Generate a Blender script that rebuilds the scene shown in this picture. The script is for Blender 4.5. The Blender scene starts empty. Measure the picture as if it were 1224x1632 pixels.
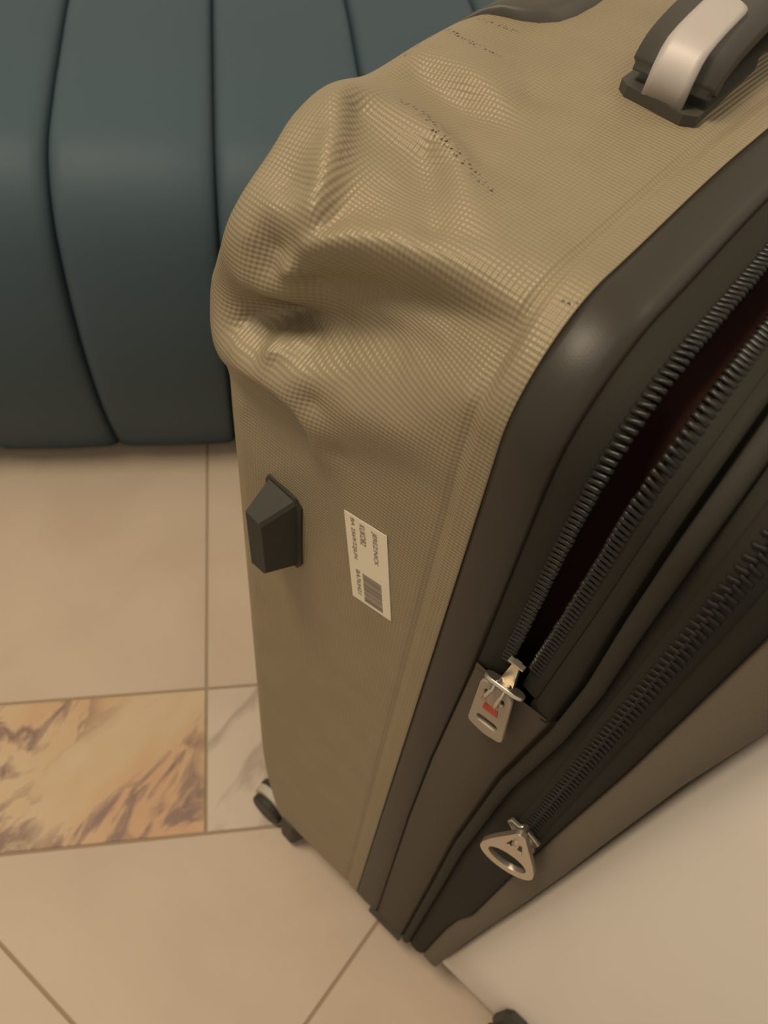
import bpy, bmesh, math, random
import numpy as np
from mathutils import Matrix, Vector
random.seed(4)
SC = bpy.context.scene
COL = SC.collection

# ------------------------------------------------------------------ camera
CAM_H = 0.95
cd = bpy.data.cameras.new('camera'); cam = bpy.data.objects.new('camera', cd); COL.objects.link(cam)
Rwc = Matrix(((0.9866211693791983, -0.1286600728908759, 0.10012618926403678),
              (-0.042267813541699034, -0.7950285482722541, -0.6050975453450611),
              (0.15745507318351915, 0.5927699326685073, -0.7898301759574307)))   # world -> (right, down, forward)
right, down, fwd = Rwc[0], Rwc[1], Rwc[2]
m = Matrix((( right[0], -down[0], -fwd[0], 0), (right[1], -down[1], -fwd[1], 0), (right[2], -down[2], -fwd[2], CAM_H), (0, 0, 0, 1)))
cam.matrix_world = m
cd.sensor_width = 36.0; cd.sensor_fit = 'AUTO'; cd.lens = 1265.0 / 1632.0 * 36.0
cd.clip_start = 0.01; cd.clip_end = 50
cd.dof.use_dof = True; cd.dof.focus_distance = 0.36; cd.dof.aperture_fstop = cd.lens / 2.1
SC.camera = cam

# ------------------------------------------------------------------ light
W = bpy.data.worlds.new('world'); SC.world = W; W.use_nodes = True
W.node_tree.nodes['Background'].inputs[0].default_value = (1.0, 0.85, 0.66, 1)
W.node_tree.nodes['Background'].inputs[1].default_value = 0.48
def area(name, loc, target, size, energy, color):
    l = bpy.data.lights.new(name, 'AREA'); l.shape = 'DISK'; l.size = size; l.energy = energy; l.color = color
    o = bpy.data.objects.new(name, l); COL.objects.link(o); o.location = loc
    o.rotation_euler = (Vector(target) - Vector(loc)).to_track_quat('-Z', 'Y').to_euler()
    return o
area('ceiling_light', (-0.7, 0.36, 2.5), (0, 0.3, 0.4), 0.6, 31, (1.0, 0.84, 0.62))
area('ceiling_light', (1.5, 0.9, 2.5), (0.2, 0.4, 0.4), 0.5, 5, (1.0, 0.82, 0.60))
vs = SC.view_settings
vs.view_transform = 'Standard'; vs.look = 'None'; vs.gamma = 1.0; vs.use_curve_mapping = False
vs.exposure = 0.0

# ------------------------------------------------------------------ materials
def mat(name, color, rough=0.5, metal=0.0, spec=0.5):
    M = bpy.data.materials.new(name); M.use_nodes = True
    b = M.node_tree.nodes['Principled BSDF']
    b.inputs['Base Color'].default_value = (*color, 1); b.inputs['Roughness'].default_value = rough
    b.inputs['Metallic'].default_value = metal; b.inputs['Specular IOR Level'].default_value = spec
    return M
class NT:
    def __init__(s, M): s.t = M.node_tree; s.n = s.t.nodes; s.b = s.n['Principled BSDF']
    def new(s, kind, **kw):
        x = s.n.new(kind)
        for k, v in kw.items(): setattr(x, k, v)
        return x
    def link(s, a, b): s.t.links.new(a, b)
    def math(s, op, a, b=None, clamp=False):
        x = s.new('ShaderNodeMath', operation=op, use_clamp=clamp)
        for i, v in enumerate((a, b)):
            if v is None: continue
            if isinstance(v, (int, float)): x.inputs[i].default_value = v
            else: s.link(v, x.inputs[i])
        return x.outputs[0]
    def noise(s, vec, scale, detail=3, rough=0.5, dist=0.0):
        x = s.new('ShaderNodeTexNoise'); x.inputs['Scale'].default_value = scale; x.inputs['Detail'].default_value = detail
        x.inputs['Roughness'].default_value = rough; x.inputs['Distortion'].default_value = dist
        if vec is not None: s.link(vec, x.inputs['Vector'])
        return x.outputs['Fac']
    def ramp(s, fac, stops):
        x = s.new('ShaderNodeValToRGB'); e = x.color_ramp.elements
        while len(e) < len(stops): e.new(0.5)
        for el, (p, c) in zip(e, stops): el.position = p; el.color = (*c, 1)
        s.link(fac, x.inputs[0]); return x.outputs[0]
    def bump(s, h, strength, dist):
        x = s.new('ShaderNodeBump'); x.inputs['Strength'].default_value = strength; x.inputs['Distance'].default_value = dist
        s.link(h, x.inputs['Height']); s.link(x.outputs[0], s.b.inputs['Normal']); return x

def gold_material():
    M = mat('textured_gold_polycarbonate', (0.27, 0.22, 0.14), 0.48, 0.15, 0.35); n = NT(M)
    uv = n.new('ShaderNodeUVMap', uv_map='surface'); sep = n.new('ShaderNodeSeparateXYZ'); n.link(uv.outputs[0], sep.inputs[0])
    p = 2 * math.pi / 0.0042
    a = n.math('SINE', n.math('MULTIPLY', n.math('ADD', sep.outputs[0], sep.outputs[1]), p * 1.0))
    b = n.math('SINE', n.math('MULTIPLY', n.math('SUBTRACT', sep.outputs[0], sep.outputs[1]), p * 1.0))
    h = n.math('MULTIPLY', a, b)                     # diamond lattice of raised dots
    n.bump(h, 0.52, 0.00038)
    # rubbed black scuffs: dark specks in the hollows of the embossing where the dent has scraped
    at = n.new('ShaderNodeAttribute', attribute_name='scuff')
    nz = n.noise(uv.outputs[0], 420, 2, 0.6)
    k = n.math('MULTIPLY', n.math('MULTIPLY', at.outputs['Fac'], n.math('GREATER_THAN', nz, 0.52)), n.math('LESS_THAN', h, -0.15))
    big = n.noise(uv.outputs[0], 30, 3)
    base = n.ramp(big, [(0.3, (0.255, 0.208, 0.132)), (0.7, (0.28, 0.228, 0.145))])
    mx = n.new('ShaderNodeMix', data_type='RGBA'); n.link(k, mx.inputs[0]); n.link(base, mx.inputs[6]); mx.inputs[7].default_value = (0.02, 0.017, 0.012, 1)
    n.link(mx.outputs[2], n.b.inputs['Base Color'])
    return M
def fabric_material(name, color, rough=0.8, scale=900, strength=0.3):
    M = mat(name, color, rough, 0, 0.3); n = NT(M)
    tc = n.new('ShaderNodeTexCoord'); n.bump(n.noise(tc.outputs['Object'], scale, 2), strength, 0.0004); return M
def marble_cream(name, c0, c1, vein=None):
    M = mat(name, c0, 0.5, 0, 0.25); n = NT(M)
    tc = n.new('ShaderNodeTexCoord')
    f = n.noise(tc.outputs['Object'], 5.5, 5, 0.55, 0.6)
    col = n.ramp(f, [(0.30, c1), (0.55, c0), (0.8, tuple(x * 1.06 for x in c0))])
    if vein:
        m0 = n.new('ShaderNodeMapping'); m0.inputs['Rotation'].default_value = (0, 0, math.radians(-62)); m1 = n.new('ShaderNodeMapping'); m1.inputs['Scale'].default_value = (1, 2.4, 1)
        n.link(tc.outputs['Object'], m0.inputs[0]); n.link(m0.outputs[0], m1.inputs[0])
        k = n.ramp(n.noise(m1.outputs[0], 6.0, 3, 0.5, 0.5), [(0.44, (0, 0, 0)), (0.50, (0.75, 0.75, 0.75)), (0.56, (0, 0, 0))])
        mx = n.new('ShaderNodeMix', data_type='RGBA'); n.link(k, mx.inputs[0]); n.link(col, mx.inputs[6]); mx.inputs[7].default_value = (*vein, 1); col = mx.outputs[2]
    n.link(col, n.b.inputs['Base Color']); return M
def marble_yellow():
    M = mat('yellow_breccia_marble', (0.55, 0.38, 0.2), 0.45, 0, 0.3); n = NT(M)
    tc = n.new('ShaderNodeTexCoord'); m0 = n.new('ShaderNodeMapping'); m0.inputs['Rotation'].default_value = (0, 0, math.radians(-50)); mp = n.new('ShaderNodeMapping'); mp.inputs['Scale'].default_value = (1.0, 2.1, 1); mp.inputs['Location'].default_value = (0.37, 0.11, 0)
    n.link(tc.outputs['Object'], m0.inputs[0]); n.link(m0.outputs[0], mp.inputs[0])
    f = n.noise(mp.outputs[0], 7.0, 5, 0.58, 0.9)
    base = n.ramp(n.noise(mp.outputs[0], 5, 3), [(0.35, (0.54, 0.33, 0.19)), (0.5, (0.56, 0.39, 0.235)), (0.68, (0.58, 0.45, 0.30))])
    vein = n.ramp(f, [(0.43, (1, 1, 1)), (0.48, (0.25, 0.25, 0.25)), (0.505, (0, 0, 0)), (0.53, (0.25, 0.25, 0.25)), (0.58, (1, 1, 1))])
    blot = n.ramp(n.noise(mp.outputs[0], 4.0, 4, 0.6, 0.6), [(0.42, (1, 1, 1)), (0.54, (0, 0, 0))])
    mul = n.math('MAXIMUM', vein, blot)
    mx = n.new('ShaderNodeMix', data_type='RGBA'); n.link(mul, mx.inputs[0]); mx.inputs[6].default_value = (0.23, 0.145, 0.118, 1); n.link(base, mx.inputs[7])
    n.link(mx.outputs[2], n.b.inputs['Base Color']); return M

GOLD = gold_material()
BUMPER = fabric_material('dark_coated_frame', (0.034, 0.029, 0.023), 0.42, 1500, 0.08)
FAB = fabric_material('black_nylon_fabric', (0.0185, 0.0165, 0.0115), 0.8)
TAUPE = fabric_material('taupe_front', (0.135, 0.110, 0.082), 0.8)
FABB = fabric_material('dark_brown_gusset_fabric', (0.080, 0.065, 0.046), 0.75)
TAPE = fabric_material('black_zipper_tape', (0.016, 0.0145, 0.010), 0.8)
TOOTH = mat('black_zipper_tooth', (0.0085, 0.0078, 0.0055), 0.36, 0.0, 0.4)
LINING = mat('dark_red_lining', (0.026, 0.010, 0.008), 0.9, 0, 0.1)
PLASTIC = mat('charcoal_plastic', (0.050, 0.046, 0.037), 0.5)
PLASTIC2 = mat('greenish_black_rubber', (0.032, 0.032, 0.025), 0.6, 0, 0.3)
SILVER = mat('brushed_silver_inlay', (0.47, 0.43, 0.41), 0.58, 0.3)
STEEL = mat('worn_nickel', (0.62, 0.56, 0.48), 0.3, 0.9)
TABM = mat('pale_pull_tab', (0.36, 0.31, 0.24), 0.5, 0.4)
RED = mat('red_enamel', (0.42, 0.035, 0.02), 0.45)
PAPER = mat('white_paper', (0.72, 0.64, 0.50), 0.75, 0, 0.2)
INK = mat('faded_ink', (0.19, 0.15, 0.105), 0.8, 0, 0.1)
BARC = mat('grey_ink', (0.25, 0.20, 0.165), 0.8, 0, 0.1)
TEAL = fabric_material('teal_leather', (0.054, 0.086, 0.108), 0.58, 260, 0.05)
CREAM = mat('cream_gloss_shell', (0.82, 0.77, 0.70), 0.4, 0, 0.4)
TILE = marble_cream('cream_marble', (0.545, 0.44, 0.34), (0.50, 0.395, 0.30))
TILEW = marble_cream('white_marble', (0.58, 0.485, 0.385), (0.52, 0.43, 0.345), (0.36, 0.28, 0.23))
TILEY = marble_yellow()
GROUT = mat('brown_grout', (0.34, 0.26, 0.175), 0.9, 0, 0.1)
WHEEL = mat('black_wheel_rubber', (0.036, 0.032, 0.024), 0.6)
HUB = mat('grey_wheel_hub', (0.50, 0.45, 0.36), 0.45)

# ------------------------------------------------------------------ helpers
def link(name, me, M, parent=None, smooth=True):
    o = bpy.data.objects.new(name, me); COL.objects.link(o)
    if M is not None and not me.materials: me.materials.append(M)
    if smooth:
        for p in me.polygons: p.use_smooth = True
    if parent is not None: o.parent = parent
    return o
def pydata(name, V, F, M, parent=None, smooth=True):
    me = bpy.data.meshes.new(name); me.from_pydata([tuple(map(float, v)) for v in V], [], F); me.update()
    return link(name, me, M, parent, smooth)
def finish(bm, name, M, parent=None, bevel=0.0, seg=2, smooth=False):
    if bevel:
        ed = [e for e in bm.edges if len(e.link_faces) == 2 and e.calc_face_angle(0) > 0.35]
        bmesh.ops.bevel(bm, geom=ed, offset=bevel, segments=seg, affect='EDGES', profile=0.5, clamp_overlap=True)
    bmesh.ops.recalc_face_normals(bm, faces=bm.faces)
    me = bpy.data.meshes.new(name); bm.to_mesh(me); bm.free()
    return link(name, me, M, parent, smooth)
def loft(rings, cap=True):
    """solid through equal-length rings of points"""
    bm = bmesh.new(); R = [[bm.verts.new(p) for p in r] for r in rings]; n = len(rings[0])
    for a, b in zip(R[:-1], R[1:]):
        for i in range(n): bm.faces.new((a[i], a[(i + 1) % n], b[(i + 1) % n], b[i]))
    if cap: bm.faces.new(R[0][::-1]); bm.faces.new(R[-1])
    return bm
def box(x0, x1, y0, y1, z0, z1):
    return loft([[(x0, y0, z0), (x1, y0, z0), (x1, y1, z0), (x0, y1, z0)], [(x0, y0, z1), (x1, y0, z1), (x1, y1, z1), (x0, y1, z1)]])
def merge(bms):
    out = bmesh.new()
    for b in bms:
        me = bpy.data.meshes.new('tmp'); b.to_mesh(me); b.free(); out.from_mesh(me); bpy.data.meshes.remove(me)
    return out
def tube(pts, r, n=8):
    rings = []; P = [Vector(p) for p in pts]
    for i, p in enumerate(P):
        t = (P[min(i + 1, len(P) - 1)] - P[max(i - 1, 0)]).normalized()
        a = t.cross(Vector((0, 0, 1)) if abs(t.z) < 0.9 else Vector((1, 0, 0))).normalized(); b = t.cross(a)
        rings.append([p + (a * math.cos(k * 2 * math.pi / n) + b * math.sin(k * 2 * math.pi / n)) * r for k in range(n)])
    return loft(rings)
def empty(name, label, cat, loc, rz=0.0, group=None):
    o = bpy.data.objects.new(name, None); COL.objects.link(o); o.location = loc; o.rotation_euler = (0, 0, rz); o.empty_display_size = 0.05
    o['label'] = label; o['category'] = cat
    if group: o['group'] = group
    return o

# ------------------------------------------------------------------ floor of inlaid marble
G = 0.0016
floor = finish(box(-1.8, 1.8, -1.1, 1.75, -0.04, -0.0016), 'floor', GROUT); floor['kind'] = 'structure'
def tile(poly, M):
    c = Vector((sum(p[0] for p in poly) / len(poly), sum(p[1] for p in poly) / len(poly)))
    def inset(d):
        out = []; n = len(poly); area2 = sum(poly[i][0] * poly[(i + 1) % n][1] - poly[(i + 1) % n][0] * poly[i][1] for i in range(n))
        for i in range(n):
            a, b, q = Vector(poly[i - 1]), Vector(poly[i]), Vector(poly[(i + 1) % n])
            n1 = Vector((-(b - a).y, (b - a).x)).normalized(); n2 = Vector((-(q - b).y, (q - b).x)).normalized()
            if area2 < 0: n1, n2 = -n1, -n2
            k = (n1 + n2); out.append(b + k * (d / max(0.2, 1 + n1.dot(n2))))
        return out
    r0, r1 = inset(G), inset(G + 0.0008)
    bm = loft([[(p.x, p.y, -0.012) for p in r0], [(p.x, p.y, -0.0008) for p in r0], [(p.x, p.y, 0.0) for p in r1]])
    return finish(bm, 'tile', M, floor)
X0, YB0, YB1, PD = -0.0727, 0.2694, 0.4462, 0.589
for k in range(-3, 3):
    xl = X0 + PD * k
    tile([(xl, YB1), (xl + PD, YB1), (xl + PD, YB1 + PD), (xl, YB1 + PD)], TILE)
    tile([(xl, YB1 + PD), (xl + PD, YB1 + PD), (xl + PD, YB1 + 2 * PD), (xl, YB1 + 2 * PD)], TILE)
    tile([(xl, YB0), (xl + 0.1768, YB0), (xl + 0.1768, YB1), (xl, YB1)], TILEW)
    tile([(xl + 0.1768, YB0), (xl + PD, YB0), (xl + PD, YB1), (xl + 0.1768, YB1)], TILEY)
    h = PD / 2
    xc = X0 + PD * k
    tile([(xc - h, YB0), (xc, YB0 - h), (xc + h, YB0)], TILE)
    for cx_, cy_ in ((xc + h, YB0 - h), (xc, YB0 - 2 * h), (xc + h, YB0 - 3 * h)):
        tile([(cx_ - h, cy_), (cx_, cy_ - h), (cx_ + h, cy_), (cx_, cy_ + h)], TILE)

# ------------------------------------------------------------------ channel-upholstered bench behind
bench = empty('upholstered_bench', 'long teal upholstered bench with vertical channel seams behind the gold suitcase', 'bench', (0.0, 1.15, 0))
BP = [(0.862, 0.0), (0.842, 0.03), (0.805, 0.13), (0.784, 0.25), (0.786, 0.36), (0.806, 0.437), (0.855, 0.486), (0.93, 0.504), (1.03, 0.516), (1.15, 0.527), (1.40, 0.535)]
def smooth_poly(P, n):
    P = np.array(P); out = []
    Q = np.vstack([2 * P[0] - P[1], P, 2 * P[-1] - P[-2]])
    for i in range(1, len(Q) - 2):
        for k in range(n):
            t = k / n; a, b, c, d = Q[i - 1], Q[i], Q[i + 1], Q[i + 2]
            out.append(0.5 * ((2 * b) + (c - a) * t + (2 * a - 5 * b + 4 * c - d) * t * t + (3 * b - a - 3 * c + d) * t ** 3))
    out.append(P[-1]); return np.array(out)
bp = smooth_poly(BP, 5); tg = np.gradient(bp, axis=0); tg /= np.linalg.norm(tg, axis=1)[:, None]; nrm = np.stack([-tg[:, 1], tg[:, 0]], 1)
CW = 0.1765
prof_w = [(-0.5, -0.018), (-0.490, -0.0115), (-0.475, -0.0072), (-0.450, -0.0036), (-0.40, -0.0014), (-0.2, 0), (0, 0.0006), (0.2, 0), (0.40, -0.0014), (0.450, -0.0036), (0.475, -0.0072), (0.490, -0.0115), (0.5, -0.018)]
chan = None
for k in range(-7, 7):
    if chan is None:
        V = []; F = []; nw = len(prof_w)
        for (p, nn) in zip(bp, nrm):
            for w, d in prof_w: V.append((w * CW, p[0] + nn[0] * d - 1.15, p[1] + nn[1] * d if p[1] > 0.001 else 0.0))
        for i in range(len(bp) - 1):
            for j in range(nw - 1): F.append((i * nw + j, i * nw + j + 1, (i + 1) * nw + j + 1, (i + 1) * nw + j))
        chan = pydata('channel_panel', V, F, TEAL, bench); o = chan
    else:
        o = chan.copy(); COL.objects.link(o); o.parent = bench
    o.location = (-0.030 + CW * (k + 0.5), 0, 0)
finish(box(-1.25, 1.25, -0.26, 0.30, 0.0, 0.46), 'bench_core', TEAL, bench)

# ------------------------------------------------------------------ the gold suitcase
# suitcase axes: u = back -> front, v = left -> right, z = up; the case stands turned by YAW on the floor
YAW = math.radians(-48.75)
VL, VR, R0, ZT, ZB, RBOT = 0.18, 0.66, 0.045, 0.797, 0.052, 0.02
UR, RB = -0.0775, 0.02
LS = ZT - R0 - (ZB + RBOT); A0 = math.pi * R0 / 2; AB = math.pi * RBOT / 2; TW = VR - VL - 2 * R0; BW = VR - VL - 2 * RBOT
S_MIN = -(LS + AB); S_END = A0 + TW + A0 + LS + AB; PER = S_END - S_MIN + BW
ORG = Vector((-0.105, 0.42, 0.0))
def uvz_world(u, v, z):
    c, s = math.cos(YAW), math.sin(YAW); return Vector((u * c - v * s, u * s + v * c, z))
case = empty('suitcase', 'large gold textured hard-shell suitcase with a crushed corner and black zipped front', 'suitcase', uvz_world(ORG.x, ORG.y, 0), YAW)
def L(u, v, z): return (u - ORG.x, v - ORG.y, z - ORG.z)
def prof(s):
    """closed outline of the case seen from the front: returns (v, z), outward normal"""
    def arch(x):
        k = min(min(x, TW - x) / 0.2, 1.0); return 0.008 * k * k * (3 - 2 * k)
    if s < S_MIN:
        x = S_MIN - s; return (VL + RBOT + x, ZB), (0.0, -1.0)
    if s < -LS:
        th = (-LS - s) / RBOT; n = (-math.cos(th), -math.sin(th)); return (VL + RBOT + RBOT * n[0], ZB + RBOT + RBOT * n[1]), n
    if s <= 0: return (VL, ZT - R0 + s), (-1.0, 0.0)
    if s < A0:
        th = s / R0; n = (-math.cos(th), math.sin(th)); return (VL + R0 + R0 * n[0], ZT - R0 + R0 * n[1]), n
    x = s - A0
    if x <= TW: return (VL + R0 + x, ZT + arch(x)), (0.0, 1.0)
    x -= TW
    if x < A0:
        th = x / R0; n = (math.sin(th), math.cos(th)); return (VR - R0 + R0 * n[0], ZT - R0 + R0 * n[1]), n
    x -= A0
    if x <= LS: return (VR, ZT - R0 - x), (1.0, 0.0)
    x -= LS
    th = min(x / RBOT, math.pi / 2); n = (math.cos(th), -math.sin(th)); return (VR - RBOT + RBOT * n[0], ZB + RBOT + RBOT * n[1]), n
def ush(s):
    k = min(max((s - 0.02) / 0.16, 0), 1); return -0.006 * k * k * (3 - 2 * k)
def Q(s, u, off=0.0):
    (v, z), n = prof(s); return L(u + ush(s), v + n[0] * off, z + n[1] * off)
def S_of_z(z): return z - (ZT - R0)

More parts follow.
